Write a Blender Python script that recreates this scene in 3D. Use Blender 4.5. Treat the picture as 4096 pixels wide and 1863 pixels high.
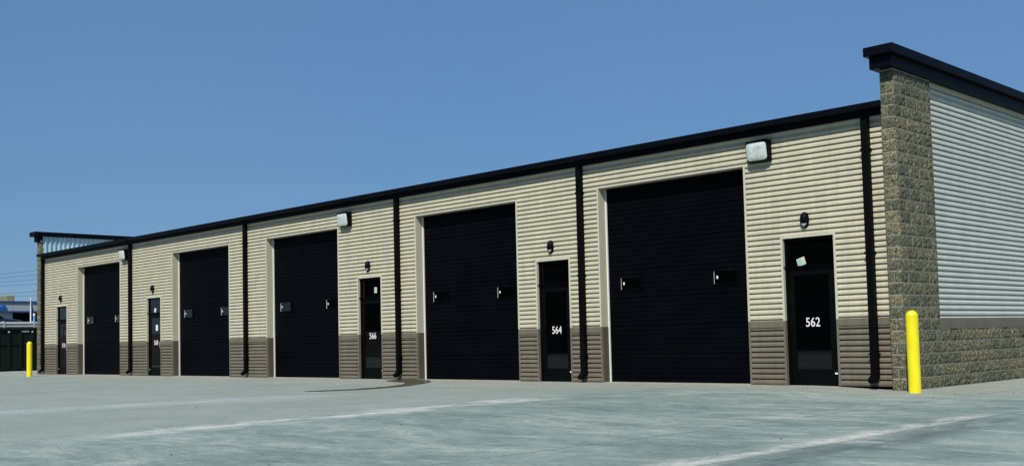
import bpy, bmesh, math, random
from mathutils import Vector, Matrix, noise
random.seed(7)
for o in list(bpy.data.objects): bpy.data.objects.remove(o)
SC = bpy.context.scene
COL = SC.collection

# ------------------------------------------------------------------ camera
F_PX, YAW, PITCH, ROLL = 4330.3, -0.7874, 0.0582, -0.0235      # solved from the photograph (4096 px wide)
CAM = Vector((8.8252, -17.7284, 0.9535))
fw = Vector((math.sin(YAW)*math.cos(PITCH), math.cos(YAW)*math.cos(PITCH), math.sin(PITCH)))
rt = Vector((math.cos(YAW), -math.sin(YAW), 0)); up = rt.cross(fw)
r2 = rt*math.cos(ROLL)+up*math.sin(ROLL); u2 = -rt*math.sin(ROLL)+up*math.cos(ROLL)
cam = bpy.data.cameras.new('camera'); cam_o = bpy.data.objects.new('camera', cam); COL.objects.link(cam_o)
cam_o.matrix_world = Matrix(((r2.x, u2.x, -fw.x, CAM.x), (r2.y, u2.y, -fw.y, CAM.y), (r2.z, u2.z, -fw.z, CAM.z), (0, 0, 0, 1)))
cam.sensor_fit = 'HORIZONTAL'; cam.sensor_width = 36; cam.lens = F_PX/4096*36
cam.shift_y = 174.2/4096; cam.clip_start = .1; cam.clip_end = 6000
SC.camera = cam_o

# ------------------------------------------------------------------ light
SUN_EL = math.radians(46); SUN_AZ = math.atan2(.52, -1.0)          # direction to the sun, x = sin, y = cos
world = bpy.data.worlds.new('World'); SC.world = world; world.use_nodes = True
wn = world.node_tree; wn.nodes.clear()
sky = wn.nodes.new('ShaderNodeTexSky'); sky.sky_type = 'NISHITA'; sky.sun_disc = False
sky.sun_elevation = SUN_EL; sky.sun_rotation = SUN_AZ; sky.altitude = 200
sky.air_density = 1.1; sky.dust_density = 0; sky.ozone_density = 10
bg = wn.nodes.new('ShaderNodeBackground'); bg.inputs['Strength'].default_value = .082
wo = wn.nodes.new('ShaderNodeOutputWorld')
tc = wn.nodes.new('ShaderNodeTexCoord'); nz = wn.nodes.new('ShaderNodeTexNoise'); nz.inputs['Scale'].default_value = 1.6; nz.inputs['Detail'].default_value = 5
rp = wn.nodes.new('ShaderNodeValToRGB'); rp.color_ramp.elements[0].position = .35; rp.color_ramp.elements[1].position = .68
rp.color_ramp.elements[0].color = (.112, .262, .500, 1); rp.color_ramp.elements[1].color = (.140, .288, .512, 1)
wn.links.new(tc.outputs['Generated'], nz.inputs['Vector']); wn.links.new(nz.outputs[0], rp.inputs[0])
hz = wn.nodes.new('ShaderNodeBackground'); wn.links.new(rp.outputs[0], hz.inputs[0])
mx = wn.nodes.new('ShaderNodeMixShader'); mx.inputs[0].default_value = .62
wn.links.new(sky.outputs[0], bg.inputs[0]); wn.links.new(bg.outputs[0], mx.inputs[1]); wn.links.new(hz.outputs[0], mx.inputs[2]); wn.links.new(mx.outputs[0], wo.inputs[0])
sl = bpy.data.lights.new('sun', 'SUN'); sl.energy = 4.5; sl.angle = math.radians(.53); sl.color = (1, .96, .88)
so = bpy.data.objects.new('sun', sl); COL.objects.link(so)
sd = Vector((math.sin(SUN_AZ)*math.cos(SUN_EL), math.cos(SUN_AZ)*math.cos(SUN_EL), math.sin(SUN_EL)))
so.rotation_euler = sd.to_track_quat('Z', 'Y').to_euler(); so.location = (20, -60, 60)
SC.view_settings.view_transform = 'Standard'; SC.view_settings.look = 'None'
SC.view_settings.exposure = 0; SC.view_settings.gamma = 1

# ------------------------------------------------------------------ materials
class N:
    """small wrapper for node materials"""
    def __init__(s, name):
        s.m = bpy.data.materials.new(name); s.m.use_nodes = True; s.t = s.m.node_tree
        s.b = s.t.nodes['Principled BSDF']; s.out = s.t.nodes['Material Output']
    def n(s, typ, **kw):
        x = s.t.nodes.new(typ)
        for k, v in kw.items():
            if k.startswith('i_'):
                key = k[2:]; key = int(key) if key.isdigit() else key.replace('_', ' ')
                x.inputs[key].default_value = v
            else: setattr(x, k, v)
        return x
    def l(s, a, b): s.t.links.new(a, b)
    def coords(s): return s.n('ShaderNodeNewGeometry').outputs['Position']
    def objc(s): return s.n('ShaderNodeTexCoord').outputs['Object']
    def mapped(s, vec, scale=(1, 1, 1), rot=(0, 0, 0)):
        m = s.n('ShaderNodeMapping'); m.inputs['Scale'].default_value = scale; m.inputs['Rotation'].default_value = rot
        s.l(vec, m.inputs[0]); return m.outputs[0]
    def noise(s, vec, scale, detail=4, rough=.55, dist=0):
        x = s.n('ShaderNodeTexNoise'); s.l(vec, x.inputs['Vector'])
        x.inputs['Scale'].default_value = scale; x.inputs['Detail'].default_value = detail
        x.inputs['Roughness'].default_value = rough; x.inputs['Distortion'].default_value = dist
        return x.outputs[0]
    def ramp(s, fac, stops):
        x = s.n('ShaderNodeValToRGB'); s.l(fac, x.inputs[0]); e = x.color_ramp.elements
        while len(e) < len(stops): e.new(.5)
        for el, (p, c) in zip(e, stops):
            el.position = p; el.color = (*c, 1) if isinstance(c, tuple) else (c, c, c, 1)
        return x.outputs[0]
    def mix(s, fac, a, b, mode='MIX'):
        x = s.n('ShaderNodeMix', data_type='RGBA', blend_type=mode)
        for v, i in ((fac, 0), (a, 6), (b, 7)):
            if hasattr(v, 'links'): s.l(v, x.inputs[i])
            else: x.inputs[i].default_value = v if i == 0 else (*v, 1)
        return x.outputs[2]
    def math(s, op, a, b=None, c=None):
        x = s.n('ShaderNodeMath', operation=op)
        for i, v in enumerate((a, b, c)):
            if v is None: continue
            if hasattr(v, 'links'): s.l(v, x.inputs[i])
            else: x.inputs[i].default_value = v
        return x.outputs[0]
    def bump(s, h, strength=.3, dist=.01):
        x = s.n('ShaderNodeBump'); x.inputs['Strength'].default_value = strength; x.inputs['Distance'].default_value = dist
        s.l(h, x.inputs['Height']); s.l(x.outputs[0], s.b.inputs['Normal'])
    def col(s, v):
        if hasattr(v, 'links'): s.l(v, s.b.inputs['Base Color'])
        else: s.b.inputs['Base Color'].default_value = (*v, 1)
    def set(s, **kw):
        for k, v in kw.items(): s.b.inputs[k.replace('_', ' ')].default_value = v
        return s

def painted(name, c, rough=.45, spec=.35, dirt=.12, dscale=2.2, streak=True, bump=.05):
    """painted metal: faint dirt, rain streaks and roughness change"""
    M = N(name); p = M.coords()
    n1 = M.noise(p, dscale, 5, .6); n2 = M.noise(M.mapped(p, (5, 5, .35)), 3, 3)
    f = M.math('MULTIPLY', M.math('ADD', n1, n2), .5) if streak else n1
    d = M.ramp(f, [(.35, tuple(x*(1-dirt) for x in c)), (.62, tuple(min(1, x*(1+dirt*.5)) for x in c))])
    M.col(d); M.set(Roughness=rough, Specular_IOR_Level=spec)
    if bump: M.bump(M.noise(p, 9, 2), bump, .01)
    r = M.math('MULTIPLY_ADD', n1, .2, rough-.1); M.l(r, M.b.inputs['Roughness'])
    return M.m

MAT = {}
MAT['beige'] = painted('beige_panel_paint', (.50, .470, .345), .5, .25, .14)
MAT['end_panel'] = painted('pale_end_wall_panel', (.54, .565, .50), .5, .25, .12)  # paler and cooler than the front panels
MAT['beige_trim'] = painted('beige_trim_paint', (.50, .48, .34), .5, .25, .08)
MAT['white_trim'] = painted('pale_trim_paint', (.54, .515, .41), .5, .3, .08)
MAT['brown'] = painted('brown_panel_paint', (.155, .138, .104), .5, .2, .18)
MAT['brown_trim'] = painted('brown_trim_paint', (.100, .086, .058), .5, .25, .12)
MAT['black_trim'] = painted('black_trim_paint', (.0014, .0020, .0044), .5, .09, .3, 1.4, True, .02)
MAT['gutter'] = painted('black_downspout_paint', (.0012, .0014, .0016), .6, .08, .3, 1.4, True, .02)
MAT['door'] = painted('navy_door_paint', (.0010, .0013, .0027), .55, .05, .35, 1.1, False, .02)
MAT['door_frame'] = painted('black_storefront_frame', (.0010, .0011, .0012), .5, .10, .2, 2, False, 0)
MAT['rubber'] = painted('black_rubber', (.008, .008, .008), .8, .1, .2, 8, False, 0)
MAT['white'] = painted('white_vinyl', (.8, .8, .78), .5, .3, .05, 20, False, 0)
MAT['paper_green'] = painted('green_paper', (.30, .55, .45), .7, .1, .05, 20, False, 0)
MAT['paper_yellow'] = painted('yellow_paper', (.55, .60, .38), .7, .1, .05, 20, False, 0)
MAT['galv'] = painted('galvanised_steel', (.42, .44, .45), .42, .5, .2, 3, True, .03)
MAT['galvalume'] = painted('galvalume_panel', (.36, .54, .62), .4, .5, .12, 3, True, .03)
MAT['bead'] = painted('aluminium_bead', (.72, .72, .68), .4, .4, .1, 10, False, 0)
MAT['roof'] = painted('grey_roof_membrane', (.45, .45, .43), .8, .1, .2, 1, False, .1)
MAT['lamp_glass'] = None

M = N('dark_glazing'); M.col((.0008, .0009, .0010)); M.set(Roughness=.02, Specular_IOR_Level=.45)
M.bump(M.noise(M.coords(), 1.3, 2), .008, .01); MAT['glass'] = M.m
M = N('prismatic_lens'); p = M.coords()
M.col(M.ramp(M.noise(p, 14, 4), [(.3, (.40, .46, .42)), (.7, (.66, .72, .67))]))
M.set(Roughness=.12, Specular_IOR_Level=.6); M.bump(M.noise(p, 60, 2), .5, .01); MAT['lamp_glass'] = M.m
M = N('sconce_diffuser'); M.col((.62, .66, .66)); M.set(Roughness=.3); MAT['diffuser'] = M.m
M = N('yellow_bollard_sleeve'); p = M.coords(); n1 = M.noise(M.mapped(p, (3, 3, 1)), 4, 5, .6)
M.col(M.ramp(n1, [(.3, (.76, .62, .004)), (.65, (.84, .73, .006))])); M.set(Roughness=.36, Specular_IOR_Level=.45)
M.l(M.ramp(M.noise(p, 7, 6, .7), [(.3, .28), (.7, .55)]), M.b.inputs['Roughness'])
M.bump(M.noise(p, 12, 3), .06, .01); MAT['yellow'] = M.m

# split-face concrete block
M = N('split_face_block'); p = M.coords()
info = M.n('ShaderNodeObjectInfo').outputs['Random']
n1 = M.noise(p, 30, 9, .78, 1.0); n2 = M.noise(p, 7, 5, .65)
vor = M.n('ShaderNodeTexVoronoi', feature='F1'); vor.inputs['Scale'].default_value = 55; M.l(p, vor.inputs['Vector'])
c1 = M.ramp(n1, [(.38, (.028, .027, .020)), (.49, (.15, .143, .105)), (.60, (.42, .40, .30))])
c2 = M.ramp(n2, [(.35, (.72, .80, .70)), (.65, (1.1, 1.02, .92))])
c = M.mix(1.0, c1, c2, 'MULTIPLY')
tint = M.ramp(info, [(0, (.70, .77, .78)), (.5, (.98, 1, 1.0)), (1, (1.20, 1.16, 1.06))])
M.col(M.mix(1.0, c, tint, 'MULTIPLY')); M.set(Roughness=.92, Specular_IOR_Level=.15)
h = M.math('ADD', n1, M.math('MULTIPLY', vor.outputs[0], .5)); M.bump(h, 1.0, .03); MAT['block'] = M.m
M = N('mortar'); p = M.coords(); n1 = M.noise(p, 30, 4)
M.col(M.ramp(n1, [(.3, (.28, .27, .22)), (.7, (.46, .44, .37))])); M.set(Roughness=.95, Specular_IOR_Level=.1)
M.bump(n1, .4, .01); MAT['mortar'] = M.m

# concrete lot
M = N('broom_finished_concrete'); p = M.coords()
sep = M.n('ShaderNodeSeparateXYZ'); M.l(p, sep.inputs[0]); px, py = sep.outputs[0], sep.outputs[1]
big = M.noise(p, .30, 6, .66, 1.0); mid = M.noise(M.mapped(p, (1, 1, 1), (0, 0, .75)), .9, 8, .66, 1.2)
strk = M.noise(M.mapped(p, (.55, 1.5, 1), (0, 0, -.76)), 1.25, 12, .68, .8)      # drainage streaks
fine = M.noise(p, 26, 6, .7); warp = M.noise(p, .55, 5, .65)
zn = M.n('ShaderNodeMapRange', interpolation_type='SMOOTHSTEP'); zn.inputs[1].default_value = -4.2; zn.inputs[2].default_value = -2.6
M.l(M.math('MULTIPLY_ADD', warp, 1.6, M.math('MULTIPLY_ADD', py, .06, M.math('ADD', px, -.3))), zn.inputs[0]); zone = M.math('MULTIPLY_ADD', zn.outputs[0], .58, .17)
base = M.ramp(M.math('ADD', M.math('MULTIPLY', big, .6), M.math('MULTIPLY', mid, .4)),
              [(.34, (.160, .210, .186)), (.49, (.226, .282, .250)), (.62, (.308, .358, .318))])
base = M.mix(M.math('MULTIPLY', M.math('SUBTRACT', 1.0, zn.outputs[0]), .55), base, (.325, .342, .298))
base = M.mix(M.math('MULTIPLY', zone, M.ramp(strk, [(.515, 0.0), (.66, .75)])), base, (.49, .515, .455))
base = M.mix(M.math('MULTIPLY', zone, M.ramp(strk, [(.34, .8), (.46, 0.0)])), base, (.105, .150, .138))
# pale silt near the building
pyc = M.math('MINIMUM', py, .2); side = M.math('MULTIPLY', M.math('MAXIMUM', M.math('SUBTRACT', px, 1.5), 0.0), -.5)
near = M.math('ADD', M.math('ADD', pyc, side), M.math('MULTIPLY', warp, 5.0))
base = M.mix(M.ramp(M.math('MULTIPLY_ADD', near, .1, .5), [(.44, 0.0), (.80, .72)]), base, (.385, .375, .31))
def band(x0, k, y0, y1, w, strength, colr, wob=1.0):
    """silt or dirt along the line x = x0 + k*(y+8), between y0 and y1"""
    global base
    wv = M.noise(p, .8, 6, .7); wx = M.math('MULTIPLY_ADD', wv, wob, -wob*.5)
    d = M.math('ABSOLUTE', M.math('SUBTRACT', M.math('SUBTRACT', px, M.math('MULTIPLY_ADD', py, k, x0+8*k)), wx))
    f = M.n('ShaderNodeMapRange'); f.inputs[1].default_value = 0; f.inputs[2].default_value = w; f.inputs[3].default_value = 1; f.inputs[4].default_value = 0
    M.l(d, f.inputs[0])
    g = M.n('ShaderNodeMapRange', interpolation_type='SMOOTHSTEP'); g.inputs[1].default_value = y0; g.inputs[2].default_value = y0+2.5; M.l(py, g.inputs[0])
    g2 = M.n('ShaderNodeMapRange', interpolation_type='SMOOTHSTEP'); g2.inputs[1].default_value = y1-1.5; g2.inputs[2].default_value = y1; g2.inputs[3].default_value = 1; g2.inputs[4].default_value = 0; M.l(py, g2.inputs[0])
    t = M.math('MULTIPLY', M.math('MULTIPLY', f.outputs[0], g.outputs[0]), g2.outputs[0])
    t = M.math('MULTIPLY', t, M.ramp(strk2, [(.40, .05), (.55, 1.0)]))
    base = M.mix(M.math('MULTIPLY', t, strength), base, colr)
strk2 = M.noise(M.mapped(p, (1.6, .5, 1)), 2.2, 7, .7, .6)
band(-3.15, -.08, -14, -4.2, .55, 1.0, (.60, .60, .55), 1.3)
band(3.66, .0, -13, -4.2, .26, 1.0, (.58, .57, .50), .35)
band(4.15, .0, -14, -4.5, .42, .85, (.10, .125, .125), .5)
band(-8.6, .1, -15, -5, 1.1, .55, (.50, .53, .52), 2.2)
band(-24.5, .35, -10, -1, .16, .55, (.34, .25, .12), .4)
band(8.6, .2, -14, -1, 1.2, .5, (.47, .49, .47), 2.0)
mf = M.noise(M.mapped(p, (.7, 1.3, 1), (0, 0, -.76)), 6.5, 9, .72, .6)
base = M.mix(zone, base, M.mix(1.0, base, M.ramp(mf, [(.34, .74), (.5, 1.0), (.66, 1.24)]), 'MULTIPLY'))
base = M.mix(M.ramp(fine, [(.38, .40), (.52, 0.0)]), base, (.10, .14, .13))
vsp = M.n('ShaderNodeTexVoronoi', feature='F1'); vsp.inputs['Scale'].default_value = 1.6; M.l(p, vsp.inputs['Vector'])
base = M.mix(M.ramp(vsp.outputs[0], [(.010, .7), (.022, 0.0)]), base, (.05, .06, .055))
M.col(base); M.set(Roughness=.82, Specular_IOR_Level=.22)
M.bump(M.math('ADD', fine, M.noise(M.mapped(p, (2, 60, 1)), 3, 2)), .22, .006); MAT['concrete'] = M.m
M = N('old_asphalt'); p = M.coords(); M.col(M.ramp(M.noise(p, .4, 8, .7), [(.3, (.10, .105, .10)), (.7, (.19, .19, .18))]))
M.set(Roughness=.9); M.bump(M.noise(p, 40, 4), .3, .01); MAT['asphalt'] = M.m
M = N('wet_concrete'); p = M.coords(); M.col(M.ramp(M.noise(p, 3, 6, .7), [(.3, (.030, .036, .020)), (.7, (.085, .085, .050))]))
M.set(Roughness=.32, Specular_IOR_Level=.4); MAT['wet'] = M.m

# ------------------------------------------------------------------ mesh helpers
class MB:
    def __init__(s): s.v = []; s.f = []; s.mi = []; s.cur = 0
    def add(s, vs, fs):
        o = len(s.v); s.v += [tuple(v) for v in vs]; s.f += [tuple(i+o for i in f) for f in fs]; s.mi += [s.cur]*len(fs); return s
    def box(s, x0, x1, y0, y1, z0, z1):
        return s.add([(x0, y0, z0), (x1, y0, z0), (x1, y1, z0), (x0, y1, z0), (x0, y0, z1), (x1, y0, z1), (x1, y1, z1), (x0, y1, z1)],
                     [(0, 3, 2, 1), (4, 5, 6, 7), (0, 1, 5, 4), (1, 2, 6, 5), (2, 3, 7, 6), (3, 0, 4, 7)])
    def prism(s, poly, a0, a1, axis):
        """poly = list of 2-D points, extruded along axis from a0 to a1; axis x -> (y,z), y -> (x,z), z -> (x,y)"""
        def P(q, a): return {'x': (a, q[0], q[1]), 'y': (q[0], a, q[1]), 'z': (q[0], q[1], a)}[axis]
        n = len(poly); vs = [P(q, a0) for q in poly]+[P(q, a1) for q in poly]
        fs = [tuple(range(n)), tuple(range(2*n-1, n-1, -1))]+[(i, i+n, (i+1) % n+n, (i+1) % n) for i in range(n)]
        return s.add(vs, fs)
    def tube(s, pts, r, seg=10, cap=True):
        pts = [Vector(p) for p in pts]; rings = []
        for i, p in enumerate(pts):
            d = (pts[min(i+1, len(pts)-1)]-pts[max(i-1, 0)]).normalized()
            a = d.orthogonal().normalized() if abs(d.z) > .95 else d.cross(Vector((0, 0, 1))).normalized()
            b = d.cross(a); rr = r[i] if isinstance(r, (list, tuple)) else r
            rings.append([p+(a*math.cos(t)+b*math.sin(t))*rr for t in [2*math.pi*k/seg for k in range(seg)]])
        vs = [v for R in rings for v in R]; fs = []
        for i in range(len(rings)-1):
            for k in range(seg): fs.append((i*seg+k, i*seg+(k+1) % seg, (i+1)*seg+(k+1) % seg, (i+1)*seg+k))
        if cap: fs += [tuple(range(seg))[::-1], tuple(range((len(rings)-1)*seg, len(rings)*seg))]
        return s.add(vs, fs)
    def lathe(s, prof, c=(0, 0, 0), seg=28):
        vs = []; fs = []; n = len(prof)
        for k in range(seg):
            a = 2*math.pi*k/seg
            vs += [(c[0]+r*math.cos(a), c[1]+r*math.sin(a), c[2]+z) for r, z in prof]
        for k in range(seg):
            for i in range(n-1):
                fs.append((k*n+i, ((k+1) % seg)*n+i, ((k+1) % seg)*n+i+1, k*n+i+1))
        return s.add(vs, fs)
    def mesh(s, name, mats, smooth=False):
        me = bpy.data.meshes.new(name); me.from_pydata(s.v, [], s.f)
        mats = mats if isinstance(mats, (list, tuple)) else [mats]
        for m in mats: me.materials.append(m)
        if len(mats) > 1: me.polygons.foreach_set('material_index', s.mi)
        bm = bmesh.new(); bm.from_mesh(me); bmesh.ops.recalc_face_normals(bm, faces=bm.faces); bm.to_mesh(me); bm.free()
        if smooth: me.polygons.foreach_set('use_smooth', [True]*len(me.polygons))
        me.update(); return me
    def build(s, name, mat, parent=None, smooth=False, bevel=0):
        return put(name, s.mesh(name, mat, smooth), parent, bevel)
def put(name, me, parent=None, bevel=0, loc=None):
    o = bpy.data.objects.new(name, me); COL.objects.link(o)
    if parent: o.parent = parent
    if loc: o.location = loc
    if bevel:
        b = o.modifiers.new('bevel', 'BEVEL'); b.width = bevel; b.segments = 2; b.limit_method = 'ANGLE'; b.angle_limit = math.radians(40)
    return o
def tag(o, label=None, cat=None, group=None, kind=None):
    for k, v in (('label', label), ('category', cat), ('group', group), ('kind', kind)):
        if v: o[k] = v
    return o
def empty(name, loc=(0, 0, 0)):
    o = bpy.data.objects.new(name, None); COL.objects.link(o); o.location = loc; return o
def clone(src, loc):
    """copy of a thing, its parts and sub-parts"""
    c = src.copy(); COL.objects.link(c); c.location = loc
    for ch in list(src.children):
        d = ch.copy(); COL.objects.link(d); d.parent = c
        for g in list(ch.children):
            e = g.copy(); COL.objects.link(e); e.parent = d
    return c
def text_mesh(body, height, wscale, mat, bold=.0, ext=.002):
    cu = bpy.data.curves.new('t', 'FONT'); cu.body = body; cu.size = 1; cu.align_x = 'CENTER'; cu.extrude = .01; cu.offset = bold
    o = bpy.data.objects.new('t', cu); COL.objects.link(o); bpy.context.view_layer.update()
    me = bpy.data.meshes.new_from_object(o); bpy.data.objects.remove(o); bpy.data.curves.remove(cu)
    ys = [v.co.y for v in me.vertices]; xs = [v.co.x for v in me.vertices]; k = height/(max(ys)-min(ys)); cx = (max(xs)+min(xs))/2
    for v in me.vertices:
        x, y, z = v.co; v.co = ((x-cx)*k*wscale, -z*ext/.01, (y-min(ys))*k)
    me.materials.clear(); me.materials.append(mat); me.update(); return me

# ------------------------------------------------------------------ ground
def gz(x, y):
    t = min(1, max(0, (x+1.2)/1.5)); t = t*t*(3-2*t)
    return -.053*t+.006*noise.noise(Vector((x*.25, y*.25, 0)))*(0 if y > -.6 and x < .3 else 1)
g = MB(); R = 3000
g.add([(-R, -R, -.09), (R, -R, -.09), (R, R, -.09), (-R, R, -.09)], [(0, 1, 2, 3)])
tag(g.build('ground', MAT['asphalt']), kind='structure')
lot = tag(empty('concrete_lot'), kind='structure')
JX = [-50, -43.2, -36.8, -30, -23.2, -16.6, -9.9, -3.25, 2.0, 3.83, 9.4, 15.6, 22]
JY = [-26, -20, -13.4, .35, 7, 14, 21]
for i in range(len(JX)-1):
    for j in range(len(JY)-1):
        if JX[i] >= -36.9 and JX[i+1] < 2.1 and JY[j] > .3 and JY[j+1] > .4 and JX[i] < .4 and JX[i+1] <= .5: continue   # under the building
        x0, x1, y0, y1 = JX[i]+.011, JX[i+1]-.011, JY[j]+.006, JY[j+1]-.006
        nx = max(2, int((x1-x0)/.45)); ny = max(2, int((y1-y0)/1.0)); s = MB()
        vs = [(x0+(x1-x0)*a/nx, y0+(y1-y0)*b/ny) for b in range(ny+1) for a in range(nx+1)]
        fs = [(b*(nx+1)+a, b*(nx+1)+a+1, (b+1)*(nx+1)+a+1, (b+1)*(nx+1)+a) for b in range(ny) for a in range(nx)]
        s.add([(x, y, gz(x, y)) for x, y in vs], fs)
        c = [0, nx, (ny+1)*(nx+1)-1, ny*(nx+1)]
        edge = [a for a in range(nx+1)]+[b*(nx+1)+nx for b in range(1, ny+1)]+[ny*(nx+1)+a for a in range(nx-1, -1, -1)]+[b*(nx+1) for b in range(ny-1, 0, -1)]
        m = len(s.v); s.v += [(s.v[k][0], s.v[k][1], s.v[k][2]-.03) for k in edge]; ne = len(edge)
        for k in range(ne):
            s.f.append((edge[k], edge[(k+1) % ne], m+(k+1) % ne, m+k)); s.mi.append(0)
        s.build('slab', MAT['concrete'], lot)
# raised lot far left
rl = MB(); rl.box(-900, -48.6, -300, 600, -.2, 1.75); tag(rl.build('raised_lot', MAT['asphalt']), kind='structure')
# wet streak running from the 566 downspout
ctr = [(-12.9, -.30, .10), (-12.3, -.55, .34), (-11.3, -.95, .22), (-10.6, -1.6, .16), (-9.95, -2.5, .14), (-9.62, -3.3, .14), (-9.5, -4.2, .15), (-9.75, -4.9, .10), (-9.98, -5.1, .02)]
s = MB(); pts = []
for k in range(len(ctr)-1):
    for q in range(6):
        t = q/6; a, b = ctr[k], ctr[k+1]; pts.append(tuple(a[i]+(b[i]-a[i])*t for i in range(3)))
pts.append(ctr[-1]); vs = []
for k, (x, y, w) in enumerate(pts):
    a = pts[max(k-1, 0)]; b = pts[min(k+1, len(pts)-1)]; d = Vector((b[0]-a[0], b[1]-a[1], 0)).normalized(); nrm = Vector((-d.y, d.x, 0))
    for sgn in (-1, 1):
        ww = 1.5*w*(1+.5*noise.noise(Vector((k*.5, sgn*3, 0)))); q = Vector((x, y, 0))+nrm*sgn*ww; vs.append((q.x, q.y, gz(q.x, q.y)+.007))
s.add(vs, [(2*k, 2*k+1, 2*k+3, 2*k+2) for k in range(len(pts)-1)])
tag(s.build('puddle', MAT['wet']), kind='structure')
# loose grit on the concrete
s = MB(); rr = random.Random(3)
for k in range(70):
    x = rr.uniform(-14, 8); y = rr.uniform(-13.5, -.5) if k % 3 else rr.uniform(-1.2, -.4)
    if x > .2 and y > -.4: continue
    r = rr.uniform(.006, .014); z = gz(x, y)+r*.3; a = rr.uniform(0, 6)
    s.add([(x+r*math.cos(a+t), y+r*.7*math.sin(a+t), z+dz) for t, dz in ((0, -.003), (1.5, -.003), (3.1, -.003), (4.6, -.003), (.7, r*.7))], [(0, 1, 4), (1, 2, 4), (2, 3, 4), (3, 0, 4)])
tag(s.build('loose_grit', MAT['rubber']), 'small dark bits of grit scattered over the concrete', 'grit', kind='stuff')

# ------------------------------------------------------------------ storage building
B = tag(empty('storage_building', (-18, 3, 0)), 'long beige ribbed metal storage building with five black roll-up doors', 'building')
B_INV = Matrix.Translation((18, -3, 0))
def part(o, parent=B):
    o.parent = parent
    if parent is B: o.matrix_parent_inverse = B_INV
    return o
PITCH_R = .1
KEYS = [(0, 0), (.235, 0), (.25, .046), (.60, .046), (.955, .020), (.97, 0)]     # groove, square lower edge, flat, long upper slope
def rib(z):
    t = (z/PITCH_R) % 1.0; K = KEYS+[(1.0001, 0)]
    for (a, da), (b, db) in zip(K, K[1:]):
        if a <= t < b: return da+(db-da)*(t-a)/(b-a)
    return 0
def rib_profile(z0, z1):
    zs = {z0, z1}; k = math.floor(z0/PITCH_R)
    while k*PITCH_R < z1:
        for t, d in KEYS:
            z = (k+t)*PITCH_R
            if z0+1e-4 < z < z1-1e-4: zs.add(z)
        k += 1
    return [(z, rib(z+1e-7)) for z in sorted(zs)]
def ribbed(a0, a1, z0, z1, mat, side=None, name='wall_panel'):
    """horizontally ribbed sheet; front wall (faces -Y at Y=0) or side wall (faces +X at X=side)"""
    pr = rib_profile(z0, z1); s = MB()
    if side is None: poly = [(-d, z) for z, d in pr]+[(.03, z1), (.03, z0)]; s.prism(poly, a0, a1, 'x')
    else: poly = [(side+d, z) for z, d in pr]+[(side-.03, z1), (side-.03, z0)]; s.prism(poly, a0, a1, 'y')
    return part(s.build(name, mat))
def bx(name, mat, x0, x1, y0, y1, z0, z1, parent=B, bevel=0):
    s = MB(); s.box(x0, x1, y0, y1, z0, z1); return part(s.build(name, mat, None, False, bevel), parent)

W, BAND, TOP, RT, MT, MM, REC = 1.184, 1.072, 4.74, 4.153, 2.698, 2.134, .212
ROLL_D = {'570': (-32.887, -29.215), '568': (-25.246, -21.561), '566': (-19.38, -15.75), '564': (-12.376, -8.761), '562': (-6.249, -2.60)}
MAN_D = {'570': (-34.915, -33.909), '568': (-27.117, -26.103), '566': (-14.836, -13.852), '564': (-8.131, -7.155), '562': (-1.809, -.779)}
XL, XR = -36.42, .345
opens = sorted([(l, r, RT) for l, r in ROLL_D.values()]+[(l, r, MT) for l, r in MAN_D.values()])
TRIM = .04
x = XL
edges = []
for l, r, h in opens+[(XR, XR, 0)]:
    a, b = x, l            # pier a..b
    pa, pb = (a+TRIM if a > XL else a), (b-TRIM if b < XR else b)
    ribbed(pa, pb, W+.004, TOP, MAT['beige']); ribbed(pa, pb, .03, BAND-.012, MAT['brown'])
    bx('base_band', MAT['brown'], pa, pb, -.048, .02, BAND, W)
    bx('drip_lip', MAT['brown'], pa, pb, -.058, -.0485, BAND-.006, BAND+.012)
    bx('base_angle', MAT['brown_trim'], pa, pb, -.042, .02, .004, .029)
    if h:
        ribbed(l-TRIM, r+TRIM, h+TRIM, TOP, MAT['beige'])
    x = r
for no, (l, r) in list(ROLL_D.items())+list(MAN_D.items()):
    h = RT if (l, r) in ROLL_D.values() else MT
    for a, b in ((l-TRIM, l), (r, r+TRIM)):
        bx('opening_trim', MAT['white_trim'], a, b, -.047, .02, W+.002, h+TRIM)
        bx('opening_trim', MAT['brown'], a, b, -.047, .02, .004, W)
    bx('head_trim', MAT['white_trim'], l+.001, r-.001, -.0465, .02, h, h+TRIM-.001)

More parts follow.
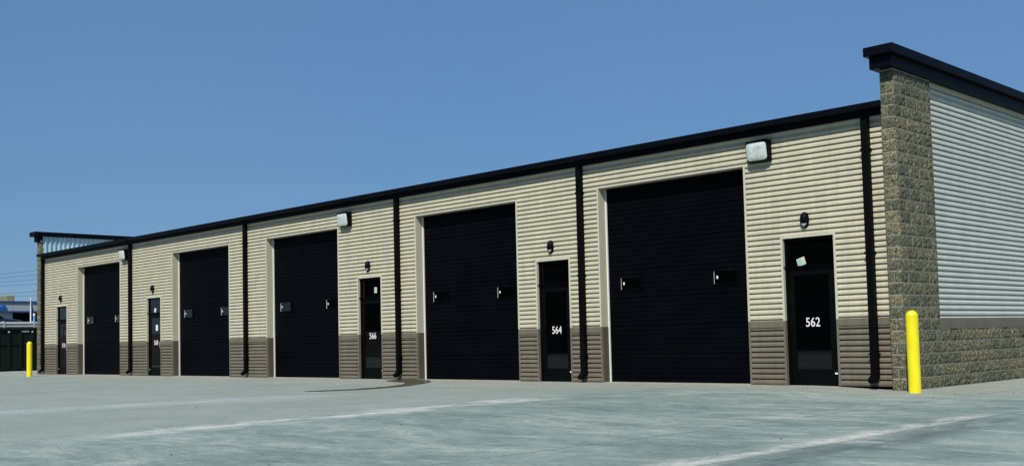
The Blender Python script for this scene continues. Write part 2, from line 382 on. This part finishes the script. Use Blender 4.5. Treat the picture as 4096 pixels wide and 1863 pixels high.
# roll-up doors
def make_section(w, h, name='door_section'):
    pr = []; n = 6; p = h/n
    pr.append((0, .014))
    for k in range(n):
        z = k*p
        pr += [(z+.008, -.004), (z+p*.35, .003), (z+p-.012, .004), (z+p-.002, .010)] if k < n-1 else [(z+.010, -.006), (z+p*.35, .003), (z+p-.014, .005), (z+p-.002, .016)]
    s = MB(); s.prism([(y, z) for z, y in pr]+[(.045, h-.002), (.045, 0)], 0, w, 'x'); return s.mesh(name, MAT['door'])
def ring(s, x0, x1, z0, z1, t, y0, y1):
    s.box(x0, x1, y0, y1, z0, z0+t); s.box(x0, x1, y0, y1, z1-t, z1); s.box(x0, x0+t, y0, y1, z0+t, z1-t); s.box(x1-t, x1, y0, y1, z0+t, z1-t); return s
for no, (l, r) in ROLL_D.items():
    # lined opening
    for a, b, nm in ((l-.02, l-.0015, 'l'), (r+.0015, r+.02, 'r')):
        bx('jamb', MAT['beige_trim'], a, b, .021, .30, W, RT+.02)
        bx('jamb', MAT['brown_trim'], a, b, .021, .30, .004, W-.002)
    bx('head_lining', MAT['beige_trim'], l, r, .021, .30, RT+.0015, RT+.02)
    bx('threshold', MAT['mortar'], l, r, -.02, .30, -.02, .006)
    D = part(empty('roll_up_door', (0, 0, 0)))
    D.matrix_parent_inverse = B_INV
    w = r-l-.02; nsec = 7; hs = (RT-.012)/nsec; me = make_section(w, hs)
    for k in range(nsec): put('door_section', me, D, 0, (l+.01, REC+.012, .012+k*hs))
    bx('bottom_seal', MAT['rubber'], l+.01, r-.01, REC+.016, REC+.05, .0062, .0118, D)
    bx('weather_strip', MAT['white'], l-.001, l+.022, REC-.03, REC+.006, .0065, RT, D)
    bx('weather_strip', MAT['rubber'], r-.022, r+.001, REC-.03, REC+.006, .0065, RT, D)
    bx('weather_strip', MAT['rubber'], l+.023, r-.023, REC-.03, REC+.006, RT-.03, RT, D)
    for cx in (l+.635, r-.645):
        x0, x1, z0, z1 = cx-.285, cx+.285, 1.945, 2.232; y = REC+.012
        s = MB(); ring(s, x0, x1, z0, z1, .016, y-.030, y-.026); ring(s, x0, x1, z0, z1, .0018, y-.0259, y+.004); part(s.build('window_frame', MAT['door_frame']), D)
        s = MB(); ring(s, x0+.002, x1-.002, z0+.002, z1-.002, .0135, y-.0255, y-.0045); part(s.build('window_bead', MAT['bead']), D)
        bx('window_pane', MAT['glass'], x0+.0158, x1-.0158, y-.008, y-.002, z0+.0158, z1-.0158, D)
        bx('window_latch', MAT['white'], x0+.075, x0+.105, y-.022, y-.009, (z0+z1)/2-.028, (z0+z1)/2+.03, D)

# entry doors
def man_door(no, l, r, handle):
    D = part(empty('entry_door')); D.matrix_parent_inverse = B_INV
    y0, y1 = .022, .075
    s = MB(); s.box(l+.002, l+.05, y0, y1+.05, .005, MT-.002); s.box(r-.05, r-.002, y0, y1+.05, .005, MT-.002); s.box(l+.0505, r-.0505, y0, y1+.05, MT-.05, MT-.0025)
    part(s.build('frame', MAT['door_frame'], None, False, .003), D)
    bx('transom_bar', MAT['door_frame'], l+.0505, r-.0505, y0-.012, y1+.05, MM, MM+.045, D, .003)
    bx('transom_drip', MAT['door_frame'], l-.03, r-.005, y0-.058, y0-.0125, MM+.037, MM+.047, D)
    bx('transom_pane', MAT['glass'], l+.051, r-.051, y0+.035, y0+.043, MM+.046, MT-.051, D)
    a, b, z0, z1 = l+.054, r-.054, .012, MM-.004; ys, ye = y0+.016, y0+.060
    s = MB(); s.box(a, a+.10, ys, ye, z0, z1); s.box(b-.10, b, ys, ye, z0, z1); s.box(a+.1005, b-.1005, ys, ye, z1-.11, z1); s.box(a+.1005, b-.1005, ys, ye, z0, z0+.27)
    part(s.build('door_leaf', MAT['door_frame'], None, False, .003), D)
    s = MB(); gx0, gx1, gz0, gz1 = a+.1007, b-.1007, z0+.2707, z1-.1107; ring(s, gx0, gx1, gz0, gz1, .012, ys+.003, ys+.022); part(s.build('glazing_bead', MAT['door_frame']), D)
    bx('door_pane', MAT['glass'], gx0+.0122, gx1-.0122, ys+.014, ys+.020, gz0+.0122, gz1-.0122, D)
    hx = a+.05 if handle == 'l' else b-.05
    s = MB(); s.tube([(hx, ys+.002, .93), (hx, ys-.05, .945), (hx, ys-.055, 1.0), (hx, ys-.055, 1.12), (hx, ys-.05, 1.165), (hx, ys+.002, 1.18)], .011, 8)
    part(s.build('pull_handle', MAT['galv'] if handle == 'r' else MAT['door_frame'], None, True), D)
    s = MB(); s.tube([(hx, ys-.012, .88), (hx, ys+.002, .88)], .022, 14); part(s.build('lock_cylinder', MAT['door_frame'], None, False), D)
    px_ = b-.005 if handle == 'l' else a+.005
    bx('pivot', MAT['white'], px_-.045, px_+.01, ys-.012, ys-.001, .205, .235, D)
    me = text_mesh(no, .165, .86, MAT['white'], .004); o = put('door_number', me, D, 0, ((l+r)/2-.0+.0, ys+.0125, 1.066)); o['label'] = 'white number %s on the glass' % no
    return D, ys
for no, hd in (('570', 'r'), ('568', 'r'), ('566', 'l'), ('564', 'l'), ('562', 'l')):
    l, r = MAN_D[no]; D, ys = man_door(no, l, r, hd); yg = .022+.0345
    def note(cx, cz, w, h, rot, mats, y=None):
        s = MB(); s.cur = 0; s.box(-w/2, 0, -.002, 0, -h/2, h/2); s.cur = 1; s.box(0, w/2, -.002, 0, -h/2, h/2)
        o = part(s.build('paper_notice', mats), D); o.location = (cx, y or yg, cz); o.rotation_euler = (0, rot, 0)
        s = MB(); ring(s, -w/2-.008, w/2+.008, -h/2-.008, h/2+.008, .010, -.001, .0); q = s.build('paper_margin', MAT['white'], o)
    if no == '562': note(-1.49, 2.26, .15, .125, -.28, [MAT['paper_green'], MAT['paper_yellow']])
    if no == '566': note(-14.20, 2.36, .09, .135, .03, [MAT['paper_green'], MAT['paper_yellow']])
    if no == '568': note(-26.68, 2.27, .10, .13, .3, [MAT['white'], MAT['white']]); note(-26.55, 1.66, .13, .19, 0, [MAT['white'], MAT['white']], ys+.0125)

# eave
fx = [-36.30+(XR-.001+36.30)*k/9 for k in range(10)]
for a, b in zip(fx, fx[1:]): bx('fascia', MAT['black_trim'], a+.002, b-.002, -.30, .05, 4.795, 4.898, B, .006)
bx('lower_fascia', MAT['black_trim'], -36.30, XR-.001, -.12, .05, 4.69, 4.7945, B, .004)
bx('eave_trim', MAT['beige_trim'], XL, XR-.001, -.048, .03, 4.635, 4.6895)
s = MB(); s.prism([(.0505, 4.88), (14, 5.20), (14, 5.08), (.0505, 4.78)], XL+.03, .33, 'x'); part(s.build('roof', MAT['roof']))
s = MB(); s.box(XL+.04, .33, 13.9, 14.0, 0, 5.08); part(s.build('rear_wall', MAT['beige']))
# downspouts
def downspout(x):
    s = MB(); s.box(x-.064, x+.064, -.155, -.050, .21, 4.70)
    # elbow kicking out at the foot
    s.prism([(-.155, .2099), (-.050, .2099), (-.050, .17), (-.215, .06), (-.285, .12)], x-.064, x+.064, 'x')
    o = part(s.build('downspout', MAT['gutter'], None, False, .006))
    for z in (.55, 2.3, 4.1):
        q = MB(); q.box(x-.085, x+.085, -.159, -.045, z, z+.03); q.build('strap', MAT['gutter'], o)
    return o
for x in (-36.13, -28.27, -20.49, -13.07, -6.73, -.055): downspout(x)

# block end walls
CH = .2013; Z0 = -.053
def rough_block(x0, x1, y0, y1, z0, z1, faces, seed, amp=.021):
    """one split-face block; faces: 'f' = towards -Y, 's' = towards +X are broken faces"""
    s = MB(); rnd = random.Random(seed)
    def grid(o, u, v, nrm, nu, nv, rough):
        vs = []; 
        for b in range(nv+1):
            for a in range(nu+1):
                p = o+u*(a/nu)+v*(b/nv)
                if rough:
                    inner = 1 if 0 < a < nu and 0 < b < nv else 0
                    p = p+nrm*(rnd.uniform(0, 1)*amp*inner)
                vs.append(p)
        s.add(vs, [(b*(nu+1)+a, b*(nu+1)+a+1, (b+1)*(nu+1)+a+1, (b+1)*(nu+1)+a) for b in range(nv) for a in range(nu)])
    V = Vector; dx, dy, dz = V((x1-x0, 0, 0)), V((0, y1-y0, 0)), V((0, 0, z1-z0)); o = V((x0, y0, z0))
    n_ = lambda L: max(2, min(8, round(L/.05)))
    grid(o, dx, dz, V((0, -1, 0)), n_(x1-x0) if 'f' in faces else 1, 4 if 'f' in faces else 1, 'f' in faces)
    grid(o+dx, dy, dz, V((1, 0, 0)), n_(y1-y0) if 's' in faces else 1, 4 if 's' in faces else 1, 's' in faces)
    grid(o+dy, dx, dz, V((0, 1, 0)), 1, 1, False); grid(o, dy, dz, V((-1, 0, 0)), 1, 1, False)
    grid(o+dz, dx, dy, V((0, 0, 1)), 1, 1, False); grid(o, dx, dy, V((0, 0, -1)), 1, 1, False)
    return s.mesh('block', MAT['block'])
CX0, CX1, CY0, CY1 = .349, .591, -.30, 1.113
PIL = part(empty('block_pilaster')); PIL.matrix_parent_inverse = B_INV
bx('mortar', MAT['mortar'], CX0+.004, CX1-.003, CY0+.003, CY1-.004, Z0-.03, 5.44, PIL)
G = .007; sd_ = 0
for k in range(27):
    z0, z1 = Z0+k*CH+G, Z0+(k+1)*CH-G
    if k % 2 == 0: cuts = [(CX0, CX1, CY0, CY0+.045, 'fs')]; ys_ = [CY0+.045, .14, .545, .95, CY1]
    else: cuts = [(CX0, CX0+.105, CY0, CY0+.18, 'f'), (CX0+.105, CX1, CY0, CY0+.24, 'fs')]; ys_ = [CY0+.24, .345, .75, CY1]
    for (a, b, c, d, fc) in cuts:
        sd_ += 1; m = rough_block(a+(G if a > CX0 else 0), b, c, d-G, z0, z1, fc, sd_); put('block', m, PIL)
    for a, b in zip(ys_, ys_[1:]):
        sd_ += 1; m = rough_block(CX0, CX1, a+G, b-(G if b < CY1 else 0), z0, z1, 's', sd_); put('block', m, PIL)
WAI = part(empty('block_wainscot')); WAI.matrix_parent_inverse = B_INV
YE = 13.9
bx('mortar', MAT['mortar'], CX0+.02, CX1-.003, CY1+.002, YE, Z0-.03, Z0+5*CH-.012, WAI)
for k in range(5):
    y = CY1+.004; first = True; z0, z1 = Z0+k*CH+G, Z0+(k+1)*CH-G
    while y < YE-.1:
        L = .2 if (first and k % 2) else .4; first = False; b = min(y+L, YE); sd_ += 1
        m = rough_block(CX0+.03, CX1, y+G*.5, b-G*.5, z0, z1, 's', sd_, .026)
        if k == 4:      # broken, uneven top edge
            rnd = random.Random(sd_)
            for v in m.vertices:
                if v.co.z > z1-.002 and v.co.x > CX1-.01: v.co.z += rnd.uniform(-.03, .035)
        put('block', m, WAI); y = b
# side wall sheet, band and trims
SX = .485
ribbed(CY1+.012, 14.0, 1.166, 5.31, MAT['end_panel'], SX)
bx('base_band', MAT['brown'], SX-.02, SX+.050, CY1+.012, 14.0, .965, 1.163)
bx('drip_lip', MAT['brown'], SX-.02, SX+.066, CY1+.012, 14.0, .950, .9645)
bx('head_trim', MAT['beige_trim'], SX-.02, SX+.050, CY1+.012, 14.0, 5.312, 5.42)
s = MB(); s.box(CX0+.012, SX-.031, CY1+.003, 14, .0, 5.45); part(s.build('end_wall', MAT['galvalume']))
# parapet caps
def cap(x0, x1, tx0, tx1, yf, tyf, z0, z1, zt, name='parapet_cap'):
    y = yf; k = 0; L = 3.35
    while y < 14.2:
        b = min(14.3, y+L); bx(name, MAT['black_trim'], x0, x1, y+(.0025 if k else 0), b-.0025, zt, z1, B, .008); y = b; k += 1
    bx('parapet_cornice', MAT['black_trim'], tx0, tx1, tyf, 14.2, z0, zt-.001, B, .006)
cap(.213, .737, .262, .655, -.60, -.49, 5.395, 5.76, 5.605)
# left end: pilaster, parapet with upright ribs on its inner face
PIL2 = part(empty('block_pilaster')); PIL2.matrix_parent_inverse = B_INV
LX0, LX1 = -36.72, -36.43
bx('mortar', MAT['mortar'], LX0+.008, LX1-.008, -.085, 1.2, -.03, 5.50, PIL2)
lb = [rough_block(LX0, LX1, -.10, .10, .005, CH-.005, 'fs', 900+i, .02) for i in range(3)]
for k in range(27): put('block', lb[k % 3], PIL2, 0, (0, 0, k*CH))
bx('end_wall', MAT['beige'], LX0, LX1-.02, 1.203, 14, 0, 5.5)
cap(-36.88, -36.27, -36.80, -36.455, -.36, -.20, 5.44, 5.845, 5.66)
pr = []; y = .02
while y < 13.8:
    pr += [(y, 0), (y+.06, 0), (y+.08, .05), (y+.12, .05), (y+.14, 0)]; y += .187
s = MB(); vs = []; n = len(pr)
s.prism([(LX1+.012+d, yy) for yy, d in pr]+[(LX1-.019, 13.8), (LX1-.019, .02)], 4.80, 5.658, 'z'); part(s.build('parapet_panel', MAT['galvalume']))

# ------------------------------------------------------------------ lamps on the wall
def wall_pack():
    root = empty('floodlight'); w, h = .235, .19
    s = MB(); s.box(-w, w, -.07, 0, -h, h); s.prism([(-.07, h), (-.07, -h), (-.135, -h+.02), (-.175, h-.035), (-.15, h)], -w, w, 'x'); s.build('housing', MAT['black_trim'], root, False, .012)
    # sloped lens with rounded corners, slightly bulged
    c = MB(); pts = []; rx, rz = w-.018, h-.026
    for k in range(32):
        a = 2*math.pi*k/32; ca, sa = math.cos(a), math.sin(a); e = .28
        pts.append((math.copysign(abs(ca)**e, ca)*rx, math.copysign(abs(sa)**e, sa)*rz))
    def onface(px_, pz, lift):
        t = (pz-(-h+.02))/(2*h-.055); return (px_, -.135-.040*t-lift, pz)
    rings = [(1.0, -.01), (1.0, .012), (.94, .024), (.5, .030)]; vs = []; fs = []
    for sc_, lf in rings: vs += [onface(a*sc_, b*sc_-.005, lf) for a, b in pts]
    for i in range(len(rings)-1):
        for k in range(32): fs.append((i*32+k, i*32+(k+1) % 32, (i+1)*32+(k+1) % 32, (i+1)*32+k))
    fs.append(tuple(range(96, 128))); c.add(vs, fs); c.build('lens', MAT['lamp_glass'], root, True)
    s = MB(); s.box(-w-.006, w+.006, -.18, -.02, h+.0005, h+.012); s.build('visor', MAT['black_trim'], root, False, .004)
    return root
def sconce():
    root = empty('wall_lamp'); s = MB(); seg = 20; rows = 14; H, Wd, Dp = .145, .088, .10; vs = []; fs = []
    def surf(i, k, f=1):
        t = math.pi*i/rows; z = H*math.cos(t); rr = math.sin(t)**.8; a = math.pi*k/seg; return (-Wd*rr*math.cos(a)*f, -Dp*rr*math.sin(a)*f, z*f)
    # shell with an opening low on its front
    for i in range(rows+1):
        for k in range(seg+1): vs.append(surf(i, k))
    hole = set()
    for i in range(rows):
        for k in range(seg):
            zc = i/rows; wdt = max(0, 1-(zc-.58)/.27)*.36
            if .58 <= zc < .85 and abs((k+.5)/seg-.5) < wdt: hole.add((i, k))
            else: fs.append((i*(seg+1)+k, i*(seg+1)+k+1, (i+1)*(seg+1)+k+1, (i+1)*(seg+1)+k))
    s.add(vs, fs); o = s.build('shell', MAT['black_trim'], root, True)
    o.modifiers.new('t', 'SOLIDIFY').thickness = .006
    s = MB(); vs = [surf(i, k, .93) for i in range(rows+1) for k in range(seg+1)]
    s.add(vs, [(i*(seg+1)+k, i*(seg+1)+k+1, (i+1)*(seg+1)+k+1, (i+1)*(seg+1)+k) for i in range(int(rows*.5), int(rows*.92)) for k in range(2, seg-2)])
    s.build('diffuser', MAT['diffuser'], root, True)
    s = MB(); s.prism([(.078*math.cos(2*math.pi*k/24), .13*math.sin(2*math.pi*k/24)) for k in range(24)], -.012, .001, 'y'); s.build('back_plate', MAT['black_trim'], root)
    return root
wp = wall_pack(); first = True
for no, x, z, lab in (('562', -2.19, 4.37, 'boxy floodlight on the wall, nearest the stone end pillar'), ('566', -15.30, 4.33, 'boxy floodlight on the wall between the 566 roll-up door and its entry'), ('570', -28.72, 4.33, 'boxy floodlight on the wall beside a downspout, farthest left')):
    o = wp if first else clone(wp, (0, 0, 0)); first = False; o.location = (x, -.045, z); tag(o, lab, 'floodlight', 'floodlights along the wall')
WHICH = {'562': 'rightmost', '564': 'second from the right', '566': 'middle', '568': 'second from the left', '570': 'leftmost'}
sc0 = sconce(); first = True
for no in ('562', '564', '566', '568', '570'):
    l, r = MAN_D[no]; o = sc0 if first else clone(sc0, (0, 0, 0)); first = False
    o.location = ((l+r)/2-.03, -.045, 3.005); tag(o, 'small black oval wall lamp above the %s entry door' % WHICH[no], 'wall lamp', 'oval lamps above the entry doors')

# ------------------------------------------------------------------ bollards
def bollard(x, y, z, h, r, label):
    root = tag(empty('bollard', (x, y, z)), label, 'bollard', 'yellow bollards at the building ends')
    s = MB(); pr = [(r*1.02, -.02), (r*1.02, .004), (r, .012), (r, h-r*.95)]+[(r*math.cos(t), h-r*.95+r*.95*math.sin(t)) for t in [math.pi/2*k/10 for k in range(1, 10)]]+[(.0005, h)]
    s.lathe(pr, (0, 0, 0), 32); s.build('sleeve', MAT['yellow'], root, True)
    a = math.atan2(CAM.y-y, CAM.x-x)-.15; s = MB(); d = Vector((math.cos(a), math.sin(a), 0))
    s.tube([d*(r*.86)+Vector((0, 0, h-r*.62)), d*(r*.97)+Vector((0, 0, h-r*.60))], .013, 12); s.build('cap_screw', MAT['white'], root)
    return root
bollard(.95, -.775, -.053, 1.33, .098, 'yellow bollard in front of the stone end pillar')
bollard(-33.10, -1.78, .0, 1.315, .098, 'yellow bollard in front of the dark green dumpster')

# ------------------------------------------------------------------ left background
M = N('dumpster_green'); p = M.coords(); n1 = M.noise(p, 3, 6, .7)
M.col(M.ramp(n1, [(.3, (.0025, .007, .005)), (.7, (.006, .015, .011))])); M.set(Roughness=.55, Specular_IOR_Level=.2); MAT['green'] = M.m
D = tag(empty('dumpster', (-46, 0, 0)), 'dark green ribbed roll-off dumpster left of the building', 'dumpster')
def dpart(s, nm, mat, bev=0): o = s.build(nm, mat, D, False, bev); o.location = (46, 0, 0); return o
x0, x1, ya, yb = -47.9, -45.55, -2.6, 3.75
s = MB(); s.box(x0, x1-.10, ya, yb, .16, 2.0); dpart(s, 'body', MAT['green'])
s = MB(); s.box(x0-.05, x1, ya-.03, yb+.03, 2.0005, 2.11); dpart(s, 'top_rail', MAT['green'], .01)
s = MB(); s.box(x0-.05, x1-.02, ya-.03, yb+.03, .10, .1595); dpart(s, 'bottom_rail', MAT['green'], .01)
s = MB(); s.box(x1-.0995, x1-.05, ya, yb, 1.28, 1.36); dpart(s, 'side_rail', MAT['green'])
y = 1.43
yy = [1.43+.555*k for k in range(-7, 4)]
for y in yy:
    s = MB(); s.box(x1-.0995, x1-.01, y-.05, y+.05, .16, 1.9995); dpart(s, 'upright_rib', MAT['green'], .006)
for y in (1.985, 3.095):
    s = MB(); s.box(x1-.0095, x1-.004, y-.04, y+.04, 1.88, 1.93); dpart(s, 'reflector', MAT['white'])
s = MB(); s.box(x1-.099, x1-.09, 2.63, 2.98, 1.88, 1.96); dpart(s, 'sign_plate', MAT['white'])
s = MB()
for y in (-2.2, 3.3): s.tube([(x1-.2, y-.06, .09), (x1-.2, y+.06, .09)], .09, 14); s.tube([(x0+.2, y-.06, .09), (x0+.2, y+.06, .09)], .09, 14)
dpart(s, 'roller', MAT['rubber'])
# guard rail on the raised lot
GR = tag(empty('guardrail', (-49.0, 0, 1.75)), 'galvanised steel guardrail behind the dumpster', 'guardrail')
prof = [(0, -.155), (.03, -.12), (.075, -.09), (.075, -.06), (.02, -.02), (.02, .02), (.075, .06), (.075, .09), (.03, .12), (0, .155)]
s = MB(); s.prism([(.0+a, .57+b) for a, b in prof]+[(a-.012, .57+b) for a, b in prof[::-1]], -9, 9, 'y'); s.build('beam', MAT['galv'], GR, False)
for y in [2.98+1.5*k for k in range(-7, 5)]:
    s = MB(); s.box(-.16, -.013, y-.06, y+.06, 0, .76); s.box(-.0125, .085, y-.05, y+.05, .40, .745); s.build('post', MAT['galv'], GR, False, .006)

M = N('black_car_paint'); M.col((.006, .005, .007)); M.set(Roughness=.22, Specular_IOR_Level=.5, Coat_Weight=.6, Coat_Roughness=.05); MAT['carpaint'] = M.m
M = N('headlight_lens'); M.col((.5, .5, .52)); M.set(Roughness=.1); MAT['headlight'] = M.m
# parked car, nose to the right (+Y)
CAR = tag(empty('parked_car', (-54.5, 3.7, 1.75)), 'black car parked behind the guardrail, nose pointing right', 'car')
sec = [(-2.32, .55, .62), (-2.30, .70, .80), (-2.2, .78, 1.02), (-1.55, .86, 1.10), (-.9, .89, 1.13), (.35, .90, 1.12), (.9, .90, 1.08), (1.5, .88, 1.02), (2.0, .82, .93), (2.25, .70, .80), (2.33, .58, .62)]
s = MB(); vs = []; fs = []
for (y, hw, zt) in sec:
    ring_ = [(-hw*.96, .26), (-hw, .45), (-hw, zt*.72), (-hw*.93, zt-.06), (-hw*.70, zt), (0, zt+.03), (hw*.70, zt), (hw*.93, zt-.06), (hw, zt*.72), (hw, .45), (hw*.96, .26)]
    vs += [(a, y, b) for a, b in ring_]
n = 11
for i in range(len(sec)-1):
    for k in range(n): fs.append((i*n+k, i*n+(k+1) % n, (i+1)*n+(k+1) % n, (i+1)*n+k))
fs += [tuple(range(n)), tuple(range((len(sec)-1)*n, len(sec)*n))]
s.add(vs, fs); s.build('body', MAT['carpaint'], CAR, True)
s = MB(); vs = []; fs = []
for (y, hw, z) in [(-1.75, .80, 1.08), (-1.1, .68, 1.52), (-.3, .66, 1.60), (.3, .68, 1.52), (1.0, .80, 1.07)]:
    vs += [(-hw, y, z-(.0 if z < 1.2 else .06)), (-hw*.8, y, z), (hw*.8, y, z), (hw, y, z-(.0 if z < 1.2 else .06))]
base_ = [(-.82, -1.75, 1.0), (.82, -1.75, 1.0), (.82, 1.0, 1.0), (-.82, 1.0, 1.0)]
for i in range(4):
    for k in range(3): fs.append((i*4+k, i*4+k+1, (i+1)*4+k+1, (i+1)*4+k))
fs += [(0, 4, 8, 12, 16), (3, 7, 11, 15, 19), (0, 16, 19, 3)]
s.add(vs, fs); s.build('cabin', MAT['glass'], CAR)
for y in (-1.42, 1.42):
    for x in (-.80, .80):
        s = MB(); s.tube([(x-.10, y, .33), (x+.10, y, .33)], .33, 24); w_ = s.build('wheel', MAT['rubber'], CAR)
        s = MB(); s.tube([(x-.105, y, .33), (x+.105, y, .33)], .20, 18); s.build('rim', MAT['galv'], w_)
for x in (-.62, .62):
    s = MB(); s.box(x-.18, x+.18, 2.08, 2.285, .68, .80); s.build('headlight', MAT['headlight'], CAR, False, .03)
# flagpole and blue post
FP = tag(empty('flagpole', (-66, 10.81, 1.75)), 'white flagpole with a limp flag in front of the far building', 'flagpole')
s = MB(); s.lathe([(.05, 0), (.045, 2.0), (.035, 2.68), (.05, 2.70), (.045, 2.76), (.0005, 2.78)], (0, 0, 0), 12); s.build('pole', MAT['white'], FP, True)
M = N('striped_flag'); p = M.objc(); wv = M.n('ShaderNodeTexWave', wave_type='BANDS', bands_direction='Y'); wv.inputs['Scale'].default_value = 7; M.l(p, wv.inputs[0])
sp = M.n('ShaderNodeSeparateXYZ'); M.l(p, sp.inputs[0])
c = M.mix(M.ramp(wv.outputs[0], [(.45, 0.0), (.55, 1.0)]), (.5, .02, .03), (.75, .75, .75))
M.col(M.mix(M.ramp(sp.outputs[2], [(.55, 0.0), (.56, 1.0)]), c, (.02, .035, .14))); M.set(Roughness=.8); MAT['flag'] = M.m
s = MB(); vs = []; fs = []
for j in range(9):
    t = j/8
    for i in range(7): vs.append((.05*math.sin(i*2.2+t*3)*t, .05+i/6*(.06+.20*t), 1.45+(1-t)*.95-.12*i/6))
for j in range(8):
    for i in range(6): fs.append((j*7+i, j*7+i+1, (j+1)*7+i+1, (j+1)*7+i))
s.add(vs, fs); o = s.build('flag', MAT['flag'], FP, True); o.modifiers.new('t', 'SOLIDIFY').thickness = .006
BP = tag(empty('blue_post', (-66, 11.04, 1.75)), 'blue post with a white cap beside the flagpole', 'post')
M = N('blue_paint'); M.col((.05, .19, .42)); M.set(Roughness=.45); MAT['blue'] = M.m
s = MB(); s.lathe([(.075, 0), (.075, 1.62), (.06, 1.63)], (0, 0, 0), 16); s.build('shaft', MAT['blue'], BP, True)
s = MB(); s.lathe([(.078, 1.6), (.078, 1.68), (.05, 1.73), (.0005, 1.745)], (0, 0, 0), 16); s.build('post_cap', MAT['white'], BP, True)
# far shop
MAT['shop'] = painted('pale_grey_stucco', (.33, .39, .41), .8, .15, .08, .5, True, .05)
MAT['shop_blue'] = painted('blue_coping', (.03, .06, .16), .5, .3, .1, 1, False, 0)
MAT['sign_blue'] = painted('blue_sign_letters', (.01, .12, .42), .4, .3, .05, 3, False, 0)
MAT['dark'] = painted('dark_opening', (.006, .007, .008), .8, .1, .2, 2, False, 0)
FS = tag(empty('shop_building', (-95, 15, 1.75)), 'pale grey flat-roofed shop with blue letters far behind the dumpster', 'building')
def fpart(s, nm, mat, bev=0): o = s.build(nm, mat, FS, False, bev); o.location = (95, -15, -1.75); return o
s = MB(); s.box(-120, -96.6, -10, 50, 1.75, 4.55); fpart(s, 'rear_wall', MAT['dark'])
s = MB(); s.box(-96.5, -95.2, 2, 20.3, 1.75, 4.55); fpart(s, 'front_wall', MAT['shop'])
s = MB(); s.box(-120, -95.0, -10, 20.29, 4.70, 5.46); fpart(s, 'fascia', MAT['shop'])
s = MB(); s.box(-120, -95.0, 20.31, 50, 4.70, 5.46); fpart(s, 'fascia', MAT['shop'])
s = MB(); s.box(-120, -94.9, -10, 50, 4.56, 4.699); fpart(s, 'lower_trim', MAT['shop_blue'])
s = MB(); s.box(-120.1, -94.9, -10, 50, 5.461, 5.62); fpart(s, 'coping', MAT['shop_blue'])
me = text_mesh('on', .47, 1.0, MAT['sign_blue'], .03, .05)
o = put('sign_letters', me, FS); o.rotation_euler = (0, 0, math.pi/2); o.location = (95-94.96, 19.18-15, 4.77-1.75)
AC = tag(empty('rooftop_unit', (-97, 20.4, 5.62)), 'beige rooftop air conditioner on the far shop', 'air conditioner')
M = N('tan_cabinet'); p = M.coords(); M.col(M.ramp(M.noise(p, 2, 4), [(.3, (.26, .28, .15)), (.7, (.36, .37, .22))])); M.set(Roughness=.6); MAT['tan'] = M.m
s = MB(); s.box(-.9, .9, -.38, .42, 0, .58); s.build('cabinet', MAT['tan'], AC, False, .02)
s = MB(); s.prism([(-.385, .03), (-.385, .52), (-1.05, .40), (-1.22, .22), (-1.05, .03)], -.8, .8, 'x'); s.build('intake_hood', MAT['tan'], AC, False, .02)
for k in range(5): s = MB(); s.box(.901, .93, -.30+k*.15, -.20+k*.15, .05, .53); s.build('louvre', MAT['tan'], AC)
# overhead wires between two poles
MAT['wire'] = painted('weathered_cable', (.03, .035, .045), .6, .2, .1, 5, False, 0)
MAT['wood'] = painted('pole_wood', (.10, .075, .05), .9, .1, .3, 3, True, .2)
words = ['topmost', 'second from the top', 'third from the top', 'fourth from the top', 'second from the bottom', 'lowest']
for k, (za, zb) in enumerate([(7.397, 7.832), (7.073, 7.458), (6.708, 7.062), (6.416, 6.646), (5.729, 6.026), (5.521, 5.663)]):
    sl_ = (zb-za)/(18.717-15.545); xw = -85+.12*(k-3); pts = []
    ya, yb = -25.0, 62.0
    for i in range(41):
        y = ya+(yb-ya)*i/40; z = za+sl_*(y-15.545)*(1 if abs(y-17) < 6 else 1); z += .0006*((y-17)**2); pts.append((xw, y, z))
    s = MB(); s.tube(pts, .011, 5); tag(s.build('overhead_wire', MAT['wire']), 'overhead wire in the sky left of the building, %s of six' % words[k], 'wire', 'overhead wires')
    if k == 0: P0, P1 = pts[0], pts[-1]
for y, ztop in ((-25.0, 5.0), (62.0, 16.0)):
    UP = tag(empty('utility_pole', (-85.0, y, 1.75)), 'wooden utility pole carrying the wires at their %s end' % ('low' if y < 0 else 'high'), 'pole', 'utility poles')
    s = MB(); s.tube([(0, 0, 0), (0, 0, ztop)], [.16, .12], 12); s.build('shaft', MAT['wood'], UP, True)
    s = MB(); s.box(-.9, .9, -.06, .06, ztop-.6, ztop-.45); s.build('crossarm', MAT['wood'], UP)

# unseen building added behind the camera so the near door glass mirrors something dark
OB = tag(empty('added_facing_building', (-32, -48, 0)), 'unseen dark building added across the lot to darken the door glass reflections', 'building')
MAT['facing'] = painted('dark_brown_siding', (.05, .042, .034), .8, .1, .2, 1, True, .05)
def opart(s, nm, mat): o = s.build(nm, mat, OB); o.location = (32, 48, 0); return o
s = MB(); s.box(-85, 20, -60, -45, -.08, 7.2); opart(s, 'wall', MAT['facing'])
s = MB(); s.box(-85.4, 20.4, -60.4, -44.6, 7.201, 7.6); opart(s, 'roof', MAT['black_trim'])
for k in range(11):
    x = -80+9*k; s = MB(); s.box(x, x+3.7, -44.998, -44.93, -.05, 4.2); opart(s, 'roll_up_door', MAT['dark'])
